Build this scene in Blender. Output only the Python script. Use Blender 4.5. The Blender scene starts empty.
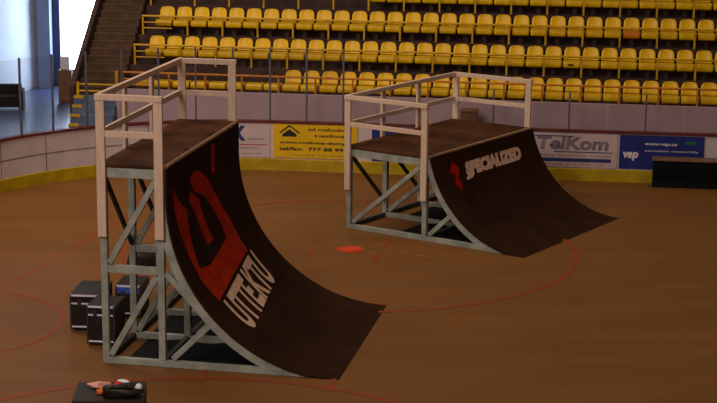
import bpy, bmesh, math, random
from mathutils import Vector, Matrix
random.seed(7)
C = bpy.context.scene.collection
S = bpy.context.scene
PI = math.pi

# ------------------------------------------------------------------ camera
CAM_H, PITCH, ROLL, FPX = 7.54395, 0.217050, 0.0114216, 1661.83
cd = bpy.data.cameras.new('camera'); cam = bpy.data.objects.new('camera', cd); C.objects.link(cam)
cd.sensor_width = 36.0; cd.lens = 36.0 * FPX / 717.0; cd.clip_end = 300
cam.matrix_world = Matrix.Translation((0, 0, CAM_H)) @ Matrix.Rotation(PI/2 - PITCH, 4, 'X') @ Matrix.Rotation(ROLL, 4, 'Z')
S.camera = cam
# ------------------------------------------------------------------ exposure, world, fill lights
S.view_settings.view_transform = 'Standard'; S.view_settings.look = 'None'
S.view_settings.gamma = 1.0; S.view_settings.use_curve_mapping = False
S.view_settings.exposure = 0.0
W = bpy.data.worlds.new('world'); S.world = W; W.use_nodes = True
bg = W.node_tree.nodes['Background']; bg.inputs[1].default_value = 0.40
_n = W.node_tree.nodes; _l = W.node_tree.links
_tc = _n.new('ShaderNodeTexCoord'); _sp = _n.new('ShaderNodeSeparateXYZ'); _cr = _n.new('ShaderNodeValToRGB')
_l.new(_tc.outputs['Generated'], _sp.inputs[0]); _l.new(_sp.outputs['Z'], _cr.inputs[0]); _l.new(_cr.outputs[0], bg.inputs[0])
_e = _cr.color_ramp.elements
_e[0].position = 0.0; _e[0].color = (.10, .075, .06, 1); _e[1].position = 1.0; _e[1].color = (1.0, .80, .62, 1)
_x = _e.new(.35); _x.color = (.22, .17, .135, 1)


def area_lamp(name, loc, target, size, power, col):
    d = bpy.data.lights.new(name, 'AREA'); d.shape = 'SQUARE'; d.size = size; d.energy = power; d.color = col
    o = bpy.data.objects.new(name, d); C.objects.link(o); o.location = loc
    o.rotation_euler = (Vector(target) - Vector(loc)).to_track_quat('-Z', 'Y').to_euler()
    return o


area_lamp('hall_fill', (-9, 8, 13), (-2, 27, 0), 6.0, 1650, (1.0, 0.86, 0.74))  # unseen area light, added to fill from high behind the camera's left
area_lamp('hall_fill', (-8, 31, 13), (-2, 36, 1), 7.0, 1100, (1.0, 0.84, 0.68))  # unseen overhead area light, added on the left so the right stays dimmer


# ------------------------------------------------------------------ materials
def lin(c):
    return tuple((x/255/12.92 if x/255 <= .04045 else ((x/255+.055)/1.055)**2.4) for x in c)


def mat(name, rgb, rough=.6, var=.15, scale=6.0, bump=0.0, stretch=None, spec=.3, metal=0.0, second=None, lo=.35, hi=.65, detail=5):
    m = bpy.data.materials.new(name); m.use_nodes = True
    nt = m.node_tree; b = nt.nodes['Principled BSDF']
    b.inputs['Roughness'].default_value = rough; b.inputs['Metallic'].default_value = metal
    b.inputs['Specular IOR Level'].default_value = spec
    tc = nt.nodes.new('ShaderNodeTexCoord'); mp = nt.nodes.new('ShaderNodeMapping')
    nt.links.new(tc.outputs['Object'], mp.inputs[0])
    if stretch: mp.inputs['Scale'].default_value = stretch
    n = nt.nodes.new('ShaderNodeTexNoise'); n.inputs['Scale'].default_value = scale; n.inputs['Detail'].default_value = detail
    nt.links.new(mp.outputs[0], n.inputs[0])
    r = nt.nodes.new('ShaderNodeValToRGB')
    a = lin(rgb); z = lin(second) if second else tuple(x*(1-2*var) for x in a)
    if not second: a = tuple(min(1, x*(1+var)) for x in a)
    r.color_ramp.elements[0].position = lo; r.color_ramp.elements[1].position = hi
    r.color_ramp.elements[0].color = (*z, 1); r.color_ramp.elements[1].color = (*a, 1)
    nt.links.new(n.outputs[0], r.inputs[0]); nt.links.new(r.outputs[0], b.inputs['Base Color'])
    if bump:
        bp = nt.nodes.new('ShaderNodeBump'); bp.inputs['Strength'].default_value = bump; bp.inputs['Distance'].default_value = .02
        nt.links.new(n.outputs[0], bp.inputs['Height']); nt.links.new(bp.outputs[0], b.inputs['Normal'])
    return m


def emit(name, rgb, st):
    m = bpy.data.materials.new(name); m.use_nodes = True; nt = m.node_tree
    nt.nodes.remove(nt.nodes['Principled BSDF']); e = nt.nodes.new('ShaderNodeEmission')
    e.inputs[0].default_value = (*rgb, 1); e.inputs[1].default_value = st
    nt.links.new(e.outputs[0], nt.nodes['Material Output'].inputs[0]); return m


def pane_mat(name):
    m = bpy.data.materials.new(name); m.use_nodes = True; nt = m.node_tree
    nt.nodes.remove(nt.nodes['Principled BSDF'])
    t = nt.nodes.new('ShaderNodeBsdfTransparent'); t.inputs[0].default_value = (.95, .94, .94, 1)
    g = nt.nodes.new('ShaderNodeBsdfGlossy'); g.inputs['Roughness'].default_value = .12
    mx = nt.nodes.new('ShaderNodeMixShader'); mx.inputs[0].default_value = .03
    nt.links.new(t.outputs[0], mx.inputs[1]); nt.links.new(g.outputs[0], mx.inputs[2])
    nt.links.new(mx.outputs[0], nt.nodes['Material Output'].inputs[0]); return m


M = dict(
    floor=mat('brown_floor', (124, 80, 36), .55, scale=.8, second=(113, 72, 31), stretch=(.6, 1.6, 1), bump=.02, spec=.2, detail=8),
    spot=mat('red_spot', (200, 62, 24), .6, .2, 3), line=mat('red_line', (138, 60, 24), .6, .06, 3), pale=mat('pale_line', (122, 86, 40), .6, .2, 3),
    deck=mat('brown_plywood', (88, 53, 32), .75, scale=1.6, second=(60, 35, 21), bump=.05, spec=.08),
    ride=mat('dark_brown_board', (54, 31, 19), .85, scale=2.0, second=(44, 25, 15), spec=.05),
    red=mat('red_paint', (176, 42, 8), .85, .12, 5, spec=.08), white=mat('cream_paint', (228, 186, 160), .6, .08, 8),
    redrim=mat('red_sign_paint', (172, 22, 8), .85, .1, 5, spec=.05),
    wood=mat('pale_timber', (214, 184, 164), .65, .06, 5, .03, (6, 6, .8)),
    frame=mat('grey_blue_paint', (154, 157, 148), .5, .14, 4),
    brace=mat('dark_steel', (60, 66, 62), .5, .2, 4),
    edge=mat('worn_edge', (160, 124, 92), .5, .15, 8),
    boards=mat('white_board', (205, 186, 188), .5, .05, 2), kick=mat('yellow_kick', (178, 148, 16), .5, .1, 3),
    cap=mat('maroon_cap', (98, 38, 40), .5, .1, 3), seam=mat('grey_seam', (120, 108, 110), .6, .1, 3),
    lilac=mat('lilac_wall', (176, 150, 158), .7, .06, 1.2), dark=mat('dark_brown_concrete', (70, 48, 44), .85, .2, 2),
    stair=mat('brown_stair', (84, 62, 46), .8, .15, 3), nose=mat('stair_nosing', (92, 68, 48), .7, .1, 3),
    bluestep=mat('blue_grey_step', (96, 112, 140), .7, .15, 3),
    seat=mat('yellow_plastic', (236, 188, 0), .38, .08, 5, spec=.4), orange=mat('orange_plastic', (226, 130, 16), .4, .08, 5),
    rail=mat('yellow_steel', (206, 158, 24), .45, .12, 6), railor=mat('ochre_steel', (200, 122, 26), .45, .12, 6),
    post=mat('dark_post', (96, 90, 104), .5, .1, 4), pane=pane_mat('clear_pane'),
    black=mat('black_case', (36, 28, 25), .5, .25, 6), metal=mat('lilac_metal', (232, 216, 244), .35, .05, 10),
    darktrim=mat('dark_trim', (58, 50, 56), .4, .1, 6), blue=mat('blue_band', (60, 90, 190), .5, .1, 6), undershade=mat('under_ramp_shade', (26, 29, 34), .7, .2, 4), cloth=mat('black_cloth', (17, 17, 19), .85, .2, 5, .1),
    tabletop=mat('brown_tabletop', (120, 88, 66), .5, .1, 4),
    yellowad=mat('yellow_ad', (226, 178, 14), .5, .05, 2), whitead=mat('white_ad', (196, 174, 176), .5, .04, 2),
    navy=mat('navy_ad', (34, 44, 120), .5, .06, 2), ink=mat('dark_ink', (40, 36, 34), .6, .1, 5),
    inkblue=mat('blue_ink', (44, 50, 104), .6, .1, 5), inkred=mat('red_ink', (180, 50, 62), .6, .1, 5),
    inkgrey=mat('grey_ink', (126, 110, 126), .6, .1, 5), inkwhite=mat('white_ink', (226, 214, 224), .6, .05, 5),
    inkgreen=mat('green_ink', (40, 110, 60), .6, .1, 5),
    lobwall=mat('lobby_wall', (222, 228, 240), .7, .03, 1), lobfloor=mat('lobby_floor', (64, 76, 110), .28, .12, 1.5, spec=.6),
    column=mat('blue_grey_column', (112, 128, 162), .6, .05, 2), frameblue=mat('dark_blue_frame', (58, 68, 112), .5, .1, 3),
    sky=emit('daylight_pane', (.62, .80, 1.0), 16.0),
    brown=mat('brown_box', (120, 84, 58), .6, .12, 5), paper=mat('white_paper', (225, 222, 230), .7, .04, 9),
    pink=mat('pinkish_cloth', (226, 160, 148), .8, .15, 14), oranget=mat('orange_cloth', (224, 104, 44), .8, .1, 10),
    bagred=mat('red_patch', (196, 30, 26), .6, .1, 10), hole=mat('dark_hole', (30, 20, 12), .8, .1, 9),
)


# ------------------------------------------------------------------ helpers
def tag(o, label=None, cat=None, group=None, kind=None):
    if label: o['label'] = label
    if cat: o['category'] = cat
    if group: o['group'] = group
    if kind: o['kind'] = kind
    return o


def obj(name, bm, m, parent=None, smooth=False):
    bmesh.ops.recalc_face_normals(bm, faces=bm.faces)
    me = bpy.data.meshes.new(name); bm.to_mesh(me); bm.free(); me.materials.append(m)
    if smooth:
        for p in me.polygons: p.use_smooth = True
    o = bpy.data.objects.new(name, me); C.objects.link(o)
    if parent: o.parent = parent
    return o


def thing(name, label, cat, loc=(0, 0, 0), rz=0, group=None):
    o = bpy.data.objects.new(name, None); C.objects.link(o); o.location = loc; o.rotation_euler = (0, 0, rz)
    o.empty_display_size = .2
    return tag(o, label, cat, group)


def box(bm, x0, x1, y0, y1, z0, z1, bev=0.0):
    vs = [bm.verts.new((x, y, z)) for x in (x0, x1) for y in (y0, y1) for z in (z0, z1)]
    fs = [bm.faces.new([vs[i] for i in f]) for f in ((0, 1, 3, 2), (4, 6, 7, 5), (0, 4, 5, 1), (2, 3, 7, 6), (0, 2, 6, 4), (1, 5, 7, 3))]
    if bev:
        es = list({e for f in fs for e in f.edges})
        bmesh.ops.bevel(bm, geom=es, offset=bev, segments=2, affect='EDGES', profile=.6)
    return bm


def BX(*a, **k):
    return box(bmesh.new(), *a, **k)


def bar(bm, p, q, w, d, side=(0, 1, 0), bev=.006):
    """a square-edged bar from p to q; d is its size along «side», w across it"""
    p, q = Vector(p), Vector(q); a = (q-p); L = a.length; a.normalize()
    s = Vector(side); s = (s - a*s.dot(a)).normalized(); t = a.cross(s)
    vs = []
    for e in (p, q):
        for i, j in ((-1, -1), (1, -1), (1, 1), (-1, 1)):
            vs.append(bm.verts.new(e + t*(w/2*i) + s*(d/2*j)))
    fs = [bm.faces.new([vs[i] for i in f]) for f in ((3, 2, 1, 0), (4, 5, 6, 7), (0, 1, 5, 4), (1, 2, 6, 5), (2, 3, 7, 6), (3, 0, 4, 7))]
    if bev: bmesh.ops.bevel(bm, geom=list({e for f in fs for e in f.edges}), offset=bev, segments=1, affect='EDGES')
    return bm


def BR(*a, **k):
    return bar(bmesh.new(), *a, **k)


def tube(bm, pts, r, n=10):
    pts = [Vector(p) for p in pts]; rings = []
    for i, p in enumerate(pts):
        a = (pts[min(i+1, len(pts)-1)] - pts[max(i-1, 0)]).normalized()
        u = a.orthogonal().normalized() if abs(a.z) > .9 else a.cross(Vector((0, 0, 1))).normalized()
        w = a.cross(u)
        rings.append([bm.verts.new(p + u*(r*math.cos(2*PI*k/n)) + w*(r*math.sin(2*PI*k/n))) for k in range(n)])
    for A, B in zip(rings, rings[1:]):
        for k in range(n): bm.faces.new((A[k], A[(k+1) % n], B[(k+1) % n], B[k]))
    bm.faces.new(rings[0][::-1]); bm.faces.new(rings[-1]); return bm


def sweep(bm, path, prof, closed=True):
    """path: list of (origin, outward, up) frames; prof: list of (outward offset, up offset)"""
    rows = [[bm.verts.new(o + n*a + Vector((0, 0, b))) for a, b in prof] for o, n in path]
    k = len(prof)
    for A, B in zip(rows, rows[1:]):
        for i in range(k if closed else k-1): bm.faces.new((A[i], A[(i+1) % k], B[(i+1) % k], B[i]))
    if closed: bm.faces.new(rows[0]); bm.faces.new(rows[-1][::-1])
    return bm


def lump(bm, c, r, sub=3, amp=.12, seed=0):
    """a rounded irregular body"""
    rd = random.Random(seed); ph = [rd.uniform(0, 6) for _ in range(6)]
    g = bmesh.ops.create_icosphere(bm, subdivisions=sub, radius=1)
    for v in g['verts']:
        x, y, z = v.co
        k = 1 + amp*(math.sin(3*x+ph[0])*math.sin(4*y+ph[1]) + .6*math.sin(6*z+ph[2]+2*x))
        zz = max(z*k, -.55)
        v.co = Vector((c[0]+x*k*r[0], c[1]+y*k*r[1], c[2]+zz*r[2]))
    return bm


def text_bm(s, shear=0.0, bold=.0, step=.08):
    """lettering as a mesh in the unit square, cut into strips so that it can follow a curved board"""
    cu = bpy.data.curves.new('lettering', 'FONT'); cu.body = s; cu.size = 1; cu.shear = shear; cu.offset = bold; cu.resolution_u = 3
    o = bpy.data.objects.new('lettering', cu); C.objects.link(o)
    bpy.context.view_layer.update()
    me = bpy.data.meshes.new_from_object(o.evaluated_get(bpy.context.evaluated_depsgraph_get()))
    bpy.data.objects.remove(o); bpy.data.curves.remove(cu)
    bm = bmesh.new(); bm.from_mesh(me); bpy.data.meshes.remove(me)
    xs = [v.co.x for v in bm.verts]; ys = [v.co.y for v in bm.verts]
    x0, x1, y0, y1 = min(xs), max(xs), min(ys), max(ys)
    for v in bm.verts: v.co = Vector(((v.co.x-x0)/(x1-x0), (v.co.y-y0)/(y1-y0), 0))
    bmesh.ops.triangulate(bm, faces=bm.faces)
    if step:
        for ax in (Vector((1, 0, 0)), Vector((0, 1, 0))):
            t = step
            while t < 1:
                bmesh.ops.bisect_plane(bm, geom=list(bm.verts)+list(bm.edges)+list(bm.faces), plane_co=ax*t, plane_no=ax)
                t += step
    return bm


def poly_bm(pts, step=.08):
    bm = bmesh.new(); bm.faces.new([bm.verts.new((a, b, 0)) for a, b in pts])
    bmesh.ops.triangulate(bm, faces=bm.faces)
    for k, ax in ((0, Vector((1, 0, 0))), (1, Vector((0, 1, 0)))):
        t = min(p[k] for p in pts) + step
        while t < max(p[k] for p in pts):
            bmesh.ops.bisect_plane(bm, geom=list(bm.verts)+list(bm.edges)+list(bm.faces), plane_co=ax*t, plane_no=ax)
            t += step
    return bm


def mapped(bm, f):
    for v in bm.verts: v.co = Vector(f(v.co.x, v.co.y))
    return bm


# stand and boards: u runs along the boards to the right, v away from the rink
SA = -math.atan(.114); SO = Vector((0, 37.2276, 0))
SD = Vector((math.cos(SA), math.sin(SA), 0)); SN = Vector((-math.sin(SA), math.cos(SA), 0))


def ST(u, v, z): return SO + SD*u + SN*v + Vector((0, 0, z))


# the boards keep their own line; the stand stands a little askew to it
SB = SA - .018
BD, BN = SD.copy(), SN.copy()
PV = SO + SD*-1.7 + SN*1.2
SD = Vector((math.cos(SB), math.sin(SB), 0)); SN = Vector((-math.sin(SB), math.cos(SB), 0))
SO = PV - SD*-1.7 - SN*1.2


def SB_(u, v, z): return Vector((0, 37.2276, z)) + BD*u + BN*v


U0, RB = -1.9, 6.0


def board_frame(s):
    """point on the boards' inner face at arc length s (s = u on the straight) and the direction away from the rink"""
    if s >= U0: return SB_(s, 0, 0), BN.copy()
    t = min((U0-s)/RB, PI/2); ex = (U0-s) - RB*t
    p = SB_(U0 - RB*math.sin(t), -RB + RB*math.cos(t), 0); n = (-BD*math.sin(t) + BN*math.cos(t)).normalized()
    if ex > 0: p = p - BN*ex
    return p, n


def onboard(s, z, off):
    p, n = board_frame(s); return p - n*off + Vector((0, 0, z))


def board_path(s0, s1, step=.4):
    k = max(2, int((s1-s0)/step)); return [board_frame(s0 + (s1-s0)*i/k) for i in range(k+1)]


def stand_bm(bm):
    for v in bm.verts: v.co = ST(*v.co)
    return bm


# ------------------------------------------------------------------ setting: rink floor with its painted lines
fl = obj('floor', BX(-16, 16, 6, 40, -.2, 0), M['floor']); tag(fl, 'brown rink floor', kind='structure')


def ring(cx, cy, r, w, a0, a1, n=60, z=.004):
    bm = bmesh.new(); A = []; B = []
    for i in range(n+1):
        a = a0 + (a1-a0)*i/n
        A.append(bm.verts.new((cx+(r-w/2)*math.cos(a), cy+(r-w/2)*math.sin(a), z)))
        B.append(bm.verts.new((cx+(r+w/2)*math.cos(a), cy+(r+w/2)*math.sin(a), z)))
    for i in range(n): bm.faces.new((A[i], B[i], B[i+1], A[i+1]))
    return bm


def strip(p, q, w, z=.003):
    p, q = Vector((*p, z)), Vector((*q, z)); t = (q-p).normalized(); n = Vector((-t.y, t.x, 0))*w/2
    bm = bmesh.new(); bm.faces.new([bm.verts.new(x) for x in (p-n, q-n, q+n, p+n)]); return bm


obj('faceoff_circle', ring(-.15, 30.09, 4.2, .10, 0, 2*PI, 120), M['line'], fl)
obj('faceoff_circle', ring(-2.1, 18.25, 4.2, .10, 0, 2*PI, 120), M['line'], fl)
obj('crease_circle', ring(-6.6, 25.0, 1.95, .08, 0, 2*PI, 80), M['line'], fl)
obj('faceoff_spot', ring(-.15, 30.05, .13, .26, 0, 2*PI, 40, .006), M['spot'], fl)
obj('goal_line', strip((-6.35, 25.6), (-4.3, 34.0), .08), M['line'], fl)
obj('pale_line', strip((-1.6, 31.3), (1.5, 29.4), .10), M['pale'], fl)
for x, y in ((-.74, 30.78), (-.90, 29.72), (.53, 30.52), (.33, 29.42)):
    obj('hash_mark', strip((x-.03, y-.27), (x+.03, y+.27), .09, .005), M['line'], fl)
for dx in (-.1, 1.75):
    obj('hash_mark', strip((-2.1+dx, 22.3 - (.0 if dx < 1 else .35)), (-2.08+dx, 22.85 - (.0 if dx < 1 else .35)), .09, .005), M['line'], fl)

# ------------------------------------------------------------------ rink boards
wb = obj('wall_rink', sweep(bmesh.new(), board_path(-14.5, 12), [(0, 0), (.1, 0), (.1, 1.10), (0, 1.10)]), M['boards'])
tag(wb, 'white rink boards curving round the corner', kind='structure')
obj('kick_strip', sweep(bmesh.new(), board_path(-14.5, 12), [(-.02, 0), (0, 0), (0, .28), (-.02, .26)]), M['kick'], wb)
obj('cap_rail', sweep(bmesh.new(), board_path(-14.5, 12), [(-.03, 1.10), (.13, 1.10), (.13, 1.15), (-.03, 1.15)]), M['cap'], wb)
bm = bmesh.new()
for k in range(12):
    s = -13.6 + k*1.25
    if s > -4: break
    sweep(bm, [board_frame(s), board_frame(s+.02)], [(-.006, .28), (0, .28), (0, 1.10), (-.006, 1.10)])
sweep(bm, board_path(-14.5, -4), [(-.006, .66), (0, .66), (0, .68), (-.006, .68)])
obj('panel_seam', bm, M['seam'], wb)


def ad(label, s0, s1, z0, z1, m):
    p, n = board_frame((s0+s1)/2)
    bm = sweep(bmesh.new(), board_path(s0, s1, .2), [(-.018, z0), (-.006, z0), (-.006, z1), (-.018, z1)])
    o = obj('advertising_panel', bm, m); return tag(o, label, 'sign')


def ad_text(o, s, a, b, z0, z1, m, shear=0, bold=0.0, slope=0):
    obj('lettering', mapped(text_bm(s, shear, bold, .1 if a < -1.8 else 0), lambda x, y: onboard(a+(b-a)*x, z0+(z1-z0)*y, .022)), m, o)


def ad_bar(o, a, b, z0, z1, m, name='printed_line'):
    bm = sweep(bmesh.new(), board_path(a, b, .2), [(-.022, z0), (-.0185, z0), (-.0185, z1), (-.022, z1)]); obj(name, bm, m, o)


a = ad('white advertising panel with a blue X, left of the yellow panel', -3.9, -2.05, .30, 1.08, M['whitead'])
ad_text(a, 'X', -2.98, -2.62, .68, 1.03, M['inkblue'], 0, .05)
ad_text(a, 'servis', -2.56, -2.20, .70, .76, M['inkgrey'])
ad_bar(a, -3.0, -2.12, .585, .60, M['inkred'])
ad_text(a, 'autodoprava', -2.86, -2.28, .49, .54, M['inkgrey'])
ad_text(a, 'tel. 313 512 345', -2.86, -2.25, .36, .405, M['inkgrey'])
a = ad('yellow advertising panel with black roof drawing and lines of text beside the left ramp', -1.98, -.04, .31, 1.09, M['yellowad'])
bmh = bmesh.new()
for pts in ([(-1.83, .86), (-1.60, 1.03), (-1.37, .86), (-1.37, .90), (-1.60, 1.075), (-1.83, .90)],
            [(-1.78, .80), (-1.44, .80), (-1.44, .86), (-1.60, .97), (-1.76, .86)]):
    bmh.faces.new([bmh.verts.new(onboard(x, z, .022)) for x, z in pts])
obj('roof_drawing', bmh, M['ink'], a)
ad_text(a, 'od rozhodnutí', -1.18, -.16, .94, 1.02, M['ink'], 0, .02)
ad_text(a, 'k nastěhování', -1.02, -.24, .80, .88, M['ink'], 0, .02)
ad_text(a, 'www.rodinne-domy.cz', -1.84, -.10, .62, .70, M['ink'], 0, .03)
ad_text(a, 'tel/fax:  777 88 99 00', -1.84, -.10, .48, .56, M['ink'], 0, .03)
ad_text(a, 'stavby na klíč', -1.55, -.36, .355, .40, M['inkgreen'])
a = ad('navy advertising panel mostly hidden behind the right ramp', .29, 2.9, .30, 1.07, M['navy'])
a = ad('white advertising panel with big grey letters over a blue bar, right of the far ramp', 3.5, 5.81, .31, 1.07, M['whitead'])
ad_text(a, 'TelKom', 4.02, 5.62, .70, 1.0, M['inkgrey'], .12, .04)
ad_bar(a, 3.9, 4.85, 1.0, 1.02, M['inkblue']); ad_bar(a, 4.4, 5.7, .645, .665, M['inkblue'])
ad_text(a, 'telefony  komunikace  montáže', 4.0, 5.68, .54, .60, M['inkgrey'])
ad_bar(a, 4.0, 5.68, .43, .51, M['inkblue'])
ad_text(a, 'prodej 313 502 111', 4.2, 5.5, .335, .40, M['inkred'])
a = ad('dark blue advertising panel with white lettering behind the black table', 5.86, 7.72, .31, 1.08, M['navy'])
ad_text(a, 'vap', 5.94, 6.28, .50, .70, M['inkwhite'], .15, .05)
ad_text(a, 'www.vap.cz', 6.42, 7.14, .84, .91, M['inkwhite'], .2, .02)
ad_text(a, 'stavební materiály', 6.42, 7.60, .70, .76, M['inkwhite'], 0, .0)
ad_bar(a, 7.30, 7.52, .90, .97, M['inkgreen'], 'green_mark')

# ------------------------------------------------------------------ glass screens on the boards
def glass(label, s0, n, pitch, ztop, missing=()):
    t = thing('glass_screen', label, 'glass screen', onboard(s0 + n*pitch/2, 1.15, -.05))
    inv = Matrix.Translation(-t.location)
    for i in range(n+1):
        s = s0 + i*pitch
        if i not in missing:
            p, nn = board_frame(s); p = p + nn*.05
            bm = BR(p + Vector((0, 0, 1.153)), p + Vector((0, 0, ztop)), .042, .05, nn); bm.transform(inv); obj('post', bm, M['post'], t)
        if i < n:
            bm = sweep(bmesh.new(), board_path(s+.03, s+pitch-.03, .2), [(.045, 1.156), (.055, 1.156), (.055, ztop-.02), (.045, ztop-.02)])
            bm.transform(inv); obj('pane', bm, M['pane'], t)


glass('tall clear glass screen with dark posts on the left and curved boards', -.38 - 16*.84, 16, .84, 2.82)
glass('low clear glass screen with dark posts on the boards behind the far ramp', -.36, 14, .846, 2.0, missing=(0, 1, 2, 3, 5, 7, 9, 11, 13))

# ------------------------------------------------------------------ the stand
# rows from the bottom: front edge v, underside height of the seats
ROWS = [(1.35, 1.61), (2.50, 2.205), (3.30, 2.85), (4.10, 3.495), (4.90, 4.14), (5.70, 4.785)]
UL, UR = -5.95, 12.0
prof = [(1.22, 0)]
for i, (v, z) in enumerate(ROWS):
    f = z - .2; prof.append((v-.12, f)); prof.append(((ROWS[i+1][0]-.12) if i+1 < len(ROWS) else v+.9, f))
prof.append((prof[-1][0], 0))
bm = bmesh.new(); A = [bm.verts.new(ST(UL, v, z)) for v, z in prof]; B = [bm.verts.new(ST(UR, v, z)) for v, z in prof]
for i in range(len(prof)): bm.faces.new((A[i], A[(i+1) % len(prof)], B[(i+1) % len(prof)], B[i]))
bm.faces.new(A); bm.faces.new(B[::-1])
tag(obj('floor_stand', bm, M['dark']), 'dark stepped floor of the stand', kind='structure')
tag(obj('wall_stand', stand_bm(BX(UL, UR, 1.1, 1.215, 0, 1.60)), M['lilac']), 'lilac front wall of the stand', kind='structure')
tag(obj('wall_back', stand_bm(BX(-8.0, UR, 6.7, 6.9, 0, 8)), M['dark']), 'dark wall behind the stand', kind='structure')

# aisle stairs at the stand's left end
bm = bmesh.new(); bn = bmesh.new(); k = 0
v, z = 1.3, 1.41
while v < 6.6:
    box(bm, -7.0, UL-.01, v, 6.65, z-.161 if k else 0, z)
    box(bn, -7.0, UL-.01, v-.012, v+.03, z-.03, z+.004)
    v += .2; z += .161; k += 1
st = obj('stair_aisle', stand_bm(bm), M['stair']); tag(st, 'brown aisle stair climbing the stand', kind='structure')
obj('step_edge', stand_bm(bn), M['nose'], st)
bm = bmesh.new(); bn = bmesh.new()
for k in range(7):
    v0 = .16 + k*.16; box(bm, -7.0, UL-.01, v0, 1.29, .2*k, .2*(k+1)); box(bn, -7.0, -6.76, v0-.012, v0+.05, .2*(k+1)-.06, .2*(k+1)+.006)
st = obj('stair_front', stand_bm(bm), M['bluestep']); tag(st, 'blue grey steps with yellow edges', kind='structure')
obj('step_edge', stand_bm(bn), M['rail'], st)
bm = bmesh.new()
vs = []
for uu in (-7.13, -7.01):
    vs.append([bm.verts.new(ST(uu, a, b)) for a, b in ((1.2, 0), (6.6, 0), (6.6, 5.9), (1.5, 1.86), (1.2, 1.62))])
for i in range(5): bm.faces.new((vs[0][i], vs[0][(i+1) % 5], vs[1][(i+1) % 5], vs[1][i]))
bm.faces.new(vs[0]); bm.faces.new(vs[1][::-1])
tag(obj('wall_stair', bm, M['dark']), 'dark sloping side wall of the stair', kind='structure')

# guard rails in front of each row
def guard(label, row, m, dz, u0=-5.86, u1=11.0, extra=False):
    v, zb = ROWS[row]; f = zb-.2; v -= .08
    t = thing('guard_rail', label, 'rail', ST(u0, v, f), 0, 'yellow rails along the stand rows'); inv = Matrix.Translation(-t.location)
    bm = tube(bmesh.new(), [ST(u0, v, zb+dz), ST(u1, v, zb+dz)], .026, 8); bm.transform(inv); obj('top_rail', bm, m, t)
    n = int((u1-u0-.3)/.88)
    for i in range(n+1):
        u = u0 + .02 + .88*i + (.25 if i else 0)
        bm = BR(ST(u, v, f), ST(u, v, zb+dz), .045, .03, SN); bm.transform(inv); obj('post', bm, m, t)
    if extra:
        for q in (.16, .30):
            bm = tube(bmesh.new(), [ST(u0, v+.02, zb+dz-q), ST(u0+.75, v+.02, zb+dz-q)], .018, 6); bm.transform(inv); obj('lower_rail', bm, m, t)


guard('ochre rail with posts along the lowest seat row above the lilac wall', 0, M['railor'], .37, extra=True)
guard('yellow rail with posts along the second seat row up', 1, M['rail'], .29, extra=True)
guard('yellow rail with posts along the third seat row up', 2, M['rail'], .265, extra=True)
guard('yellow rail with posts along the topmost seat row at the picture edge', 3, M['rail'], .265)
t = thing('stair_barrier', 'yellow crossbar barrier at the foot of the brown stair', 'rail', ST(-6.5, 1.27, 1.4))
inv = Matrix.Translation(-t.location)
for z in (1.66, 1.50):
    bm = tube(bmesh.new(), [ST(-6.95, 1.27, z), ST(-5.98, 1.27, z)], .024, 8); bm.transform(inv); obj('crossbar', bm, M['rail'], t)
for u in (-6.94, -5.98):
    bm = BR(ST(u, 1.27, 1.40), ST(u, 1.27, 2.0 if u > -6.5 else 1.72), .07, .05, SN); bm.transform(inv); obj('post', bm, M['rail'], t)


# seats
def shell(path, widths, th=.014, name='', nx=8, dish=.0):
    bm = bmesh.new(); rows = []
    for (y, z), w in zip(path, widths):
        rows.append([bm.verts.new((w*(2*i/nx-1)/2, y - dish*(1-(2*i/nx-1)**2)*(-1), z)) for i in range(nx+1)])
    for A, B in zip(rows, rows[1:]):
        for i in range(nx): bm.faces.new((A[i], A[i+1], B[i+1], B[i]))
    bmesh.ops.recalc_face_normals(bm, faces=bm.faces)
    bmesh.ops.solidify(bm, geom=list(bm.faces), thickness=th)
    return bm


def make_seat(low=False):
    t = thing('stadium_seat', 'seat', 'seat')
    pan = shell([(.03, .20), (.005, .24), (0, .32), (.02, .365), (.08, .37), (.22, .355), (.36, .36)], [.37, .40, .41, .415, .415, .41, .39])
    obj('seat_pan', pan, M['seat'], t, True)
    obj('pedestal', BX(-.05, .05, .12, .26, 0, .345), M['dark'], t)
    if not low:
        w0 = .39
        path = [(.36, .362), (.395, .40), (.41, .47), (.425, .55), (.435, .59), (.442, .622), (.447, .645), (.450, .658)]
        obj('backrest', shell(path, [w0, w0, .385, .375, .355, .325, .27, .19], dish=.03), M['seat'], t, True)
    return t


def copy_thing(o):
    r = o.copy(); C.objects.link(r)
    for ch in o.children:
        c = ch.copy(); C.objects.link(c); c.parent = r
    return r


ONES = ['', 'first', 'second', 'third', 'fourth', 'fifth', 'sixth', 'seventh', 'eighth', 'ninth', 'tenth', 'eleventh', 'twelfth', 'thirteenth',
        'fourteenth', 'fifteenth', 'sixteenth', 'seventeenth', 'eighteenth', 'nineteenth']


def ordinal(n):
    if n < 20: return ONES[n]
    b = {2: ('twentieth', 'twenty'), 3: ('thirtieth', 'thirty')}[n//10]
    return b[0] if n % 10 == 0 else b[1] + '-' + ONES[n % 10]


full, low = make_seat(), make_seat(True)
used = set()


def put(proto, row, u):
    o = proto if proto.name not in used else copy_thing(proto)
    used.add(proto.name); used.add(o.name)
    v, zb = ROWS[row]; o.location = ST(u, v, zb-.2); o.rotation_euler = (0, 0, SB); return o


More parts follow.
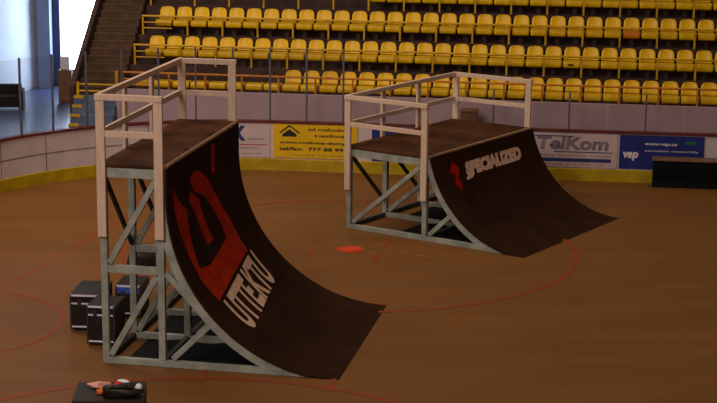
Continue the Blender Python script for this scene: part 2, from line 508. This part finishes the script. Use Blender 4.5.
PITCH_S = .441
for row, first, cnt, words in ((2, -5.335, 32, 'third row up of the stand'), (1, -5.40, 32, 'second row up of the stand')):
    for i in range(cnt):
        o = put(full, row, first + PITCH_S*i)
        tag(o, 'yellow plastic bucket seat, ' + ordinal(i+1) + ' from the left in the ' + words, 'seat', 'seats in the ' + words)
        if row == 2 and i == 26:
            o['label'] = 'orange tinted plastic seat near the right in the third row up of the stand'
            for ch in o.children:
                if ch.name.startswith(('seat_pan', 'backrest')):
                    ch.data = ch.data.copy()
                    if ch.name.startswith('seat_pan'): ch.data.materials[0] = M['orange']
        if row == 1 and i == 23:
            o['label'] = 'yellow plastic seat with a dark hole in its pan in the second row up'
            obj('dark_hole', BX(-.09, .03, -.012, -.002, .27, .31, bev=.004), M['hole'], o)
for i in range(20):
    o = put(full, 3, -.10 + PITCH_S*i)
    tag(o, 'yellow plastic seat cut by the top picture edge, ' + ordinal(20-i) + ' from the right', 'seat', 'seats in the topmost row in view')
for i in range(24):
    o = put(full, 0, -1.80 + PITCH_S*i)
    tag(o, 'yellow plastic seat with a back, ' + ordinal(i+1) + ' from the left in the lowest row', 'seat', 'seats in the lowest row')
for i in range(8):
    o = put(low, 0, -1.80 - PITCH_S*(i+1))
    tag(o, 'backless yellow seat behind the left ramp rails, ' + ordinal(i+1) + ' leftward from the backed seats', 'seat', 'backless seats in the lowest row')

# brown box standing behind the boards
t = thing('wooden_box', 'brown box standing behind the boards beyond the far ramp deck', 'box', ST(2.46, .6, 0), SA)
obj('body', BX(-.2, .2, 0, .35, 0, 1.38, bev=.03), M['brown'], t); obj('lid', BX(-.21, .21, -.01, .36, 1.38, 1.44, bev=.02), M['brown'], t)

# ------------------------------------------------------------------ the bright lobby on the left
bm = bmesh.new(); inner = [board_frame(s) for s in (-14.5, -12.5, -11, -9.5, -8.5, -7.5, -6.5, -5.6, -4.9)]
vs = [p + n*.1 + Vector((0, 0, .012)) for p, n in inner] + [SB_(UL, .6, .012), ST(UL, 6, .012), Vector((-5, 52, .012)), Vector((-18, 52, .012)), Vector((-18, 30, .012))]
bm.faces.new([bm.verts.new(p) for p in vs]); g = bmesh.ops.extrude_face_region(bm, geom=list(bm.faces))
for e in g['geom']:
    if isinstance(e, bmesh.types.BMVert): e.co.z = -.15
tag(obj('floor_lobby', bm, M['lobfloor']), 'blue grey lobby floor', kind='structure')
bm = BR((-9.72, 50.1, 2.5), (-10.75, 45.6, 2.5), .15, 5.0, (0, 0, 1), bev=0); tag(obj('wall_left', bm, M['lobwall']), 'white lobby side wall', kind='structure')
bm = bmesh.new(); box(bm, -9.9, -9.08, 50.1, 50.3, 0, 5); box(bm, -9.08, -6.8, 50.1, 50.3, 0, .5); box(bm, -6.8, -4, 50.1, 50.3, 0, 5); box(bm, -9.08, -6.8, 50.1, 50.3, 4.2, 5)
tag(obj('wall_lobby', bm, M['lobwall']), 'white back wall of the lobby round the window', kind='structure')
w1 = obj('window_1', BX(-9.08, -6.8, 50.18, 50.2, .5, 4.2), M['sky']); tag(w1, 'large bright daylight window', kind='structure')
bm = bmesh.new(); box(bm, -9.28, -9.06, 50.0, 50.16, 0, 4.4); box(bm, -9.08, -6.8, 50.02, 50.16, .40, .5); box(bm, -6.88, -6.8, 50.02, 50.16, .5, 4.2)
obj('window_frame', bm, M['frameblue'], w1)
tag(obj('pillar_lobby', BX(-9.66, -9.27, 49.5, 49.9, 0, 5, bev=.02), M['column']), 'blue grey pillar beside the window', kind='structure')
t = thing('armchair', 'dark armchair standing in the bright lobby at the left picture edge', 'chair', (-9.75, 45.6, .012), .1)
obj('seat', BX(-.36, .36, -.3, .3, .08, .40, bev=.04), M['cloth'], t); obj('backrest', BX(-.36, .36, .2, .36, .4, .66, bev=.05), M['cloth'], t)
for s in (-1, 1): obj('armrest', BX(s*.37-.07, s*.37+.07, -.3, .3, .0, .55, bev=.03), M['cloth'], t)
t = thing('cupboard', 'brown cupboard in front of the bright lobby window', 'cupboard', (-8.40, 47.0, .012))
obj('body', BX(-.17, .2, -.2, .2, 0, .92, bev=.01), M['brown'], t)
obj('door', BX(-.15, .18, -.22, -.2, .05, .88, bev=.005), M['brown'], t)
t2 = tag(obj('paper_bag', BX(-8.52, -8.28, 46.92, 47.1, .932, 1.30, bev=.03), M['paper']), 'white paper bag standing on the brown cupboard', 'bag')


# ------------------------------------------------------------------ the ramps
def sheet(parent, u0, u1, v0, v1, seed):  # added dark sheet, stands in for shade and stored clutter under a ramp
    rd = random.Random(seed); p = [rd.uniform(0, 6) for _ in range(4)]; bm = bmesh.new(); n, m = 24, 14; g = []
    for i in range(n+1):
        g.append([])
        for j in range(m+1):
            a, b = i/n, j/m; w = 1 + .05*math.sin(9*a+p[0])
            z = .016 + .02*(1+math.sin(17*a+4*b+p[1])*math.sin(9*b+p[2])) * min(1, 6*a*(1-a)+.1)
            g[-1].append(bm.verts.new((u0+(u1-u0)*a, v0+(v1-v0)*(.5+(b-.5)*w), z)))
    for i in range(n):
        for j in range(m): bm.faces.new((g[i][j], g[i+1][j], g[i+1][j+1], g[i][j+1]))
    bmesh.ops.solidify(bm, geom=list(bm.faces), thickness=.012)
    obj('shade_sheet', bm, M['undershade'], parent, True)['label'] = 'added dark sheet standing in for shade and dark clutter between the frames'


def ramp(label, x, y, yaw, Wd, D, Cu, T, H, R, wood_to, tall):
    t = thing('skate_ramp', label, 'ramp', (x, y, 0), yaw)
    smax = R*math.acos(max(-1, (R-H)/R)) if H < R else R*PI/2 + (H-R)

    def prof(s, off=0.0):
        if s <= R*PI/2:
            a = s/R; nx, nz = -math.sin(a), -math.cos(a); return T + R*nx + nx*off, R + R*nz + nz*off
        return T - R - off, R + s - R*PI/2

    def on(v, s, off=-.004):
        u, z = prof(s, off); return (u, v, z)
    N = 28
    ss = [smax*i/N for i in range(N+1)]
    # riding surface: a bent sheet
    bm = bmesh.new(); rows = []
    for s in ss:
        (u0, z0), (u1, z1) = prof(s), prof(s, .028)
        rows.append([bm.verts.new(c) for c in ((u0, -.02, z0+.002), (u0, Wd+.02, z0+.002), (u1, Wd+.02, max(z1, 0.0005)), (u1, -.02, max(z1, 0.0005)))])
    for A, B in zip(rows, rows[1:]):
        for i in range(4): bm.faces.new((A[i], A[(i+1) % 4], B[(i+1) % 4], B[i]))
    bm.faces.new(rows[0]); bm.faces.new(rows[-1][::-1])
    rs = obj('riding_surface', bm, M['ride'], t)
    # deck boards and coping
    dk = obj('deck', BX(-.06, Cu-.03, 0, Wd, H-.045, H, bev=.006), M['deck'], t)
    obj('coping', tube(bmesh.new(), [(prof(smax)[0]-.015, -.02, H-.005), (prof(smax)[0]-.015, Wd+.02, H-.005)], .03, 10), M['edge'], t)
    # side frames
    fw, th = .10, .08
    vs = [.045, Wd/3, 2*Wd/3, Wd-.045]
    zm = 1.42
    for vc in vs:
        bm = bmesh.new(); y0, y1 = vc-.035, vc+.035; rr = []
        rib = [.46 + (smax-.46)*i/24 for i in range(25)]
        for s in rib:
            (a, b), (c, d) = prof(s, .032), prof(s, .16)
            rr.append([bm.verts.new(q) for q in ((a, y0, max(b, .003)), (c, y0, max(d, .002)), (c, y1, max(d, .002)), (a, y1, max(b, .003)))])
        for A, B in zip(rr, rr[1:]):
            for i in range(4): bm.faces.new((A[i], A[(i+1) % 4], B[(i+1) % 4], B[i]))
        bm.faces.new(rr[0]); bm.faces.new(rr[-1][::-1])
        fr = obj('side_frame', bm, M['frame'], t)
        obj('bottom_beam', BX(-.05, T-.82, vc-.04, vc+.04, 0, .095, bev=.006), M['frame'], fr)
        for u in (0, D):
            obj('post', BX(u-.05, u+.05, vc-.042, vc+.042, .096, H-.05, bev=.006), M['frame'], fr)
        obj('deck_beam', BX(.051, D-.051, vc-.038, vc+.038, H-.20, H-.06, bev=.006), M['frame'], fr)
        if tall:
            obj('middle_beam', BX(.051, D-.051, vc-.038, vc+.038, zm-.055, zm+.055, bev=.006), M['frame'], fr)
            ds = [((.07, zm+.08), (D-.07, H-.22)), ((.07, .12), (D-.07, zm-.08)), ((D+.06, zm-.02), (1.56, .71)), ((1.0, .12), (1.55, .66))]
        else:
            ds = [((.09, .13), (D-.08, H-.2)), ((D+.1, .12), (2.36, .60))]
        for p, q in ds:
            obj('brace', BR((p[0], vc, p[1]), (q[0], vc, q[1]), .085, .066), M['frame'], fr)
    # ties between the frames
    for u, z in ((0, .05), (D, .05), (T-.9, .04), (0, H-.12), (D, H-.12)):
        obj('cross_beam', BX(u-.035, u+.035, .09, Wd-.09, z-.035, z+.035), M['brace'], t)
    for i in range(3):
        za, zb_ = (H-.2, 1.5) if tall else (H-.2, .35)
        for u in ((-.0,) if tall else (0, D)):
            obj('cross_brace', BR((u, vs[i]+.05, za), (u, vs[i+1]-.05, zb_), .075, .05, (1, 0, 0)), M['brace'], t)
    # timber guard rail: posts bolted to the frames, top and middle rails
    gr = obj('guard_rail', BX(-.07, D+.07, -.075, -.001, H+.915, H+1.0, bev=.008), M['wood'], t)
    obj('top_rail', BX(-.07, D+.07, Wd+.001, Wd+.075, H+.915, H+1.0, bev=.008), M['wood'], gr)
    obj('top_rail', BX(-.07, -.001, .0, Wd, H+.915, H+1.0, bev=.008), M['wood'], gr)
    for v0, v1 in ((-.055, -.002), (Wd+.002, Wd+.055)):
        for u in (0, D): obj('rail_post', BX(u-.065, u+.065, v0, v1, wood_to, H+.914, bev=.008), M['wood'], gr)
        obj('middle_rail', BX(.066, D-.066, v0+.005, v1-.005, H+.39, H+.48, bev=.006), M['wood'], gr)
    for v in (Wd/3, 2*Wd/3): obj('rail_post', BX(-.115, -.062, v-.06, v+.06, H-.35, H+.914, bev=.008), M['wood'], gr)
    obj('middle_rail', BX(-.060, -.008, .0, Wd, H+.39, H+.48, bev=.006), M['wood'], gr)
    return t, rs, on


t, rs, on = ramp('taller skate ramp in front at left with red emblem on its curved face', -3.6432, 23.0972, -.18688, 3.911, .8486, .9592, 3.4585, 2.961, 2.499, 1.90, True)
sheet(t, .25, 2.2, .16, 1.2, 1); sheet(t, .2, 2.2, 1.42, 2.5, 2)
EMB = [[(.28, 4.03), (.42, 3.86), (.68, 3.68), (.87, 3.58), (.72, 3.1), (.62, 2.72), (1.06, 2.65), (1.6, 2.72), (2.23, 2.81), (2.25, 3.09), (2.05, 3.36), (1.81, 3.58), (1.5, 3.7),
        (1.28, 3.77), (1.11, 4.0), (1.35, 4.06), (1.6, 4.02), (2.09, 3.78), (2.5, 3.35), (2.74, 2.97), (2.79, 2.43), (1.6, 2.3), (.56, 2.17), (.45, 2.58), (.42, 3.11), (.30, 3.7)],
       [(1.14, 3.80), (1.5, 3.60), (1.66, 2.92), (1.34, 2.92), (1.24, 3.4), (1.02, 3.70)],
       [(2.25, 3.88), (2.45, 3.80), (2.45, 4.28), (2.25, 4.28)]]
bm = bmesh.new()
for pl in EMB:
    b2 = mapped(poly_bm(pl, .1), lambda a, b: on(a, b)); me = bpy.data.meshes.new('tmp'); b2.to_mesh(me); b2.free(); bm.from_mesh(me); bpy.data.meshes.remove(me)
o = obj('red_emblem', bm, M['red'], rs); o['label'] = 'large red painted emblem'
bm = mapped(text_bm('UTTE.KTU', 0, .04, .06), lambda x, y: on(.66+x*2.28, 1.50+y*.62+.28*x*(1-.0*y)))
o = obj('lettering', bm, M['white'], rs); o['label'] = 'cream lettering below the emblem'

t, rs, on = ramp('lower skate ramp farther back with one white word beside a small red emblem', -.2023, 31.7566, -.59182, 4.0145, 1.7432, 1.8721, 3.9308, 1.6459, 2.11, .78, False)
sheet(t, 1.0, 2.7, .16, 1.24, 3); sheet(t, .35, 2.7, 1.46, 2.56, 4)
bm = mapped(text_bm('SPECIALIZED', .2, .085, .08), lambda x, y: on(1.06+x*2.24, 2.29+y*.28))
obj('lettering', bm, M['white'], rs)
bm = mapped(poly_bm([(1.0, 2.22), (1.22, 2.24), (1.34, 2.30), (1.22, 2.33), (1.0, 2.27)], .08), lambda a, b: on(a, b)); obj('letter_tail', bm, M['white'], rs)
bm = mapped(poly_bm([(.69, 2.64), (.61, 2.58), (.54, 2.52), (.52, 2.44), (.60, 2.41), (.68, 2.37), (.60, 2.29), (.56, 2.22), (.60, 2.14), (.66, 2.05), (.74, 2.14), (.75, 2.25), (.73, 2.33), (.84, 2.42), (.86, 2.50), (.80, 2.57)], .06), lambda a, b: on(a, b))
obj('red_emblem', bm, M['redrim'], rs)


t = thing('duffel_bag', 'black bag lying on the floor beyond the tall ramp frame', 'bag', (-3.78, 28.6, 0), .2)
obj('body', lump(bmesh.new(), (0, 0, .135), (.32, .2, .24), amp=.08, seed=11), M['black'], t, True)
obj('handle', tube(bmesh.new(), [(-.14, -.05, .34), (-.08, -.05, .43), (.06, -.05, .43), (.13, -.05, .33)], .016, 8), M['cloth'], t, True)


# ------------------------------------------------------------------ cases on the floor
def flight_case(label, x, y, w, d, h, rz, lid=.12, band=None, metal='metal'):
    t = thing('flight_case', label, 'case', (x, y, 0), rz, None); e = .018
    obj('body', BX(0, w, 0, d, .03, h-lid-.006, bev=.008), M['black'], t); obj('lid', BX(0, w, 0, d, h-lid, h, bev=.008), M['black'], t)
    for z0, z1 in ((.06, .085), (h-lid-.03, h-lid-.006), (h-.026, h+.002)) if not band else ((.06, .085), (h-lid, h-.03), (h-.03, h+.002)):
        bm = bmesh.new()
        box(bm, -.004, w+.004, -.006, .004, z0, z1); b2 = bmesh.new()
        box(b2, -.006, .004, .004, d, z0, z1); box(b2, w-.004, w+.006, .004, d, z0, z1); obj('side_trim', b2, M['darktrim'], t)
        obj('edge_trim', bm, M['blue'] if band and z0 > h-lid-.001 and z0 < h-.05 else M[metal], t)
    for xx in (0, w):
        obj('corner_trim', BX(xx-.006 if xx == 0 else xx-.02, xx+.02 if xx == 0 else xx+.006, -.007, .01, .03, h), M['darktrim'], t)
    for k in (.3, .7): obj('latch', BX(w*k-.03, w*k+.03, -.016, 0, h-lid-.05, h-lid+.04, bev=.004), M['darktrim'], t)
    for px in (.08, w-.08):
        for py in (.08, d-.08): obj('caster', BX(px-.03, px+.03, py-.03, py+.03, 0, .035, bev=.01), M['black'], t)
    return t


flight_case('larger black case with pale metal edges on the floor left of the tall ramp', -4.43, 24.68, .48, .86, .58, -.06)
flight_case('narrow black case with pale edges standing in front of the larger case', -4.05, 23.94, .42, .62, .62, -.12)
flight_case('black case with white and blue lid band behind the narrow case', -3.84, 25.45, .40, .6, .53, -.1, .13, True)

t = flight_case('dark low case at the bottom picture edge carrying a bag and cloths', -3.60, 20.02, .88, .74, .50, .05, metal='darktrim')
tag(obj('rolled_cloth', lump(bmesh.new(), (-3.32, 20.50, .545), (.15, .07, .05), amp=.2, seed=3), M['pink'], smooth=True), 'pinkish white rolled cloth lying on the dark case', 'cloth')
tag(obj('crumpled_paper', lump(bmesh.new(), (-3.05, 20.66, .535), (.09, .05, .04), amp=.2, seed=5), M['paper'], smooth=True), 'white crumpled paper at the back of the dark case', 'paper')
tag(obj('orange_cloth', lump(bmesh.new(), (-3.27, 20.30, .53), (.06, .05, .05), amp=.2, seed=8), M['oranget'], smooth=True), 'small orange cloth beside the black bag on the case', 'cloth')
t = thing('backpack', 'black bag with red and white patches lying on the dark case', 'bag', (-2.99, 20.20, .50), .05)
obj('body', lump(bmesh.new(), (0, 0, .075), (.27, .13, .11), amp=.12, seed=2), M['black'], t, True)
obj('strap', tube(bmesh.new(), [(-.2, -.05, .09), (-.12, -.10, .16), (.02, -.11, .17), (.14, -.08, .13)], .018, 8), M['black'], t, True)
obj('red_patch', lump(bmesh.new(), (-.05, .0, .17), (.055, .05, .03), seed=4), M['bagred'], t, True)
obj('white_patch', lump(bmesh.new(), (.21, .0, .13), (.05, .05, .04), seed=6), M['paper'], t, True)

# black skirted table at the right
t = thing('skirted_table', 'long table with black skirt and brown top at the right picture edge', 'table', (6.5, 36.02, 0), -.14)
obj('tabletop', BX(-.02, 2.2, -.03, .36, .60, .64, bev=.008), M['tabletop'], t)
bm = bmesh.new(); rows = []
per = [(0.0, .33), (0, 0), (2.18, 0), (2.18, .33)]; pts = []
for (a, b), (c, d) in zip(per, per[1:]):
    n = int(math.hypot(c-a, d-b)/.03)
    pts += [(a+(c-a)*i/n, b+(d-b)*i/n) for i in range(n)]
pts.append(per[-1])
for z in (.015, .2, .4, .598):
    rows.append([bm.verts.new((px + (.012*math.sin(i*1.3)*(.65-z) if px < .01 or px > 2.17 else 0), py + .014*math.sin(i*1.1)*(.7-z), z)) for i, (px, py) in enumerate(pts)])
for A, B in zip(rows, rows[1:]):
    for i in range(len(A)-1): bm.faces.new((A[i], A[i+1], B[i+1], B[i]))
bmesh.ops.solidify(bm, geom=list(bm.faces), thickness=.006)
obj('skirt', bm, M['cloth'], t, True)
for px, py in ((.04, .05), (2.12, .05), (.04, .3), (2.12, .3)): obj('leg', BX(px-.02, px+.02, py-.02, py+.02, 0, .599), M['brace'], t)
obj('foot', BX(-.07, .0, -.06, .0, 0, .02, bev=.006), M['brace'], t)
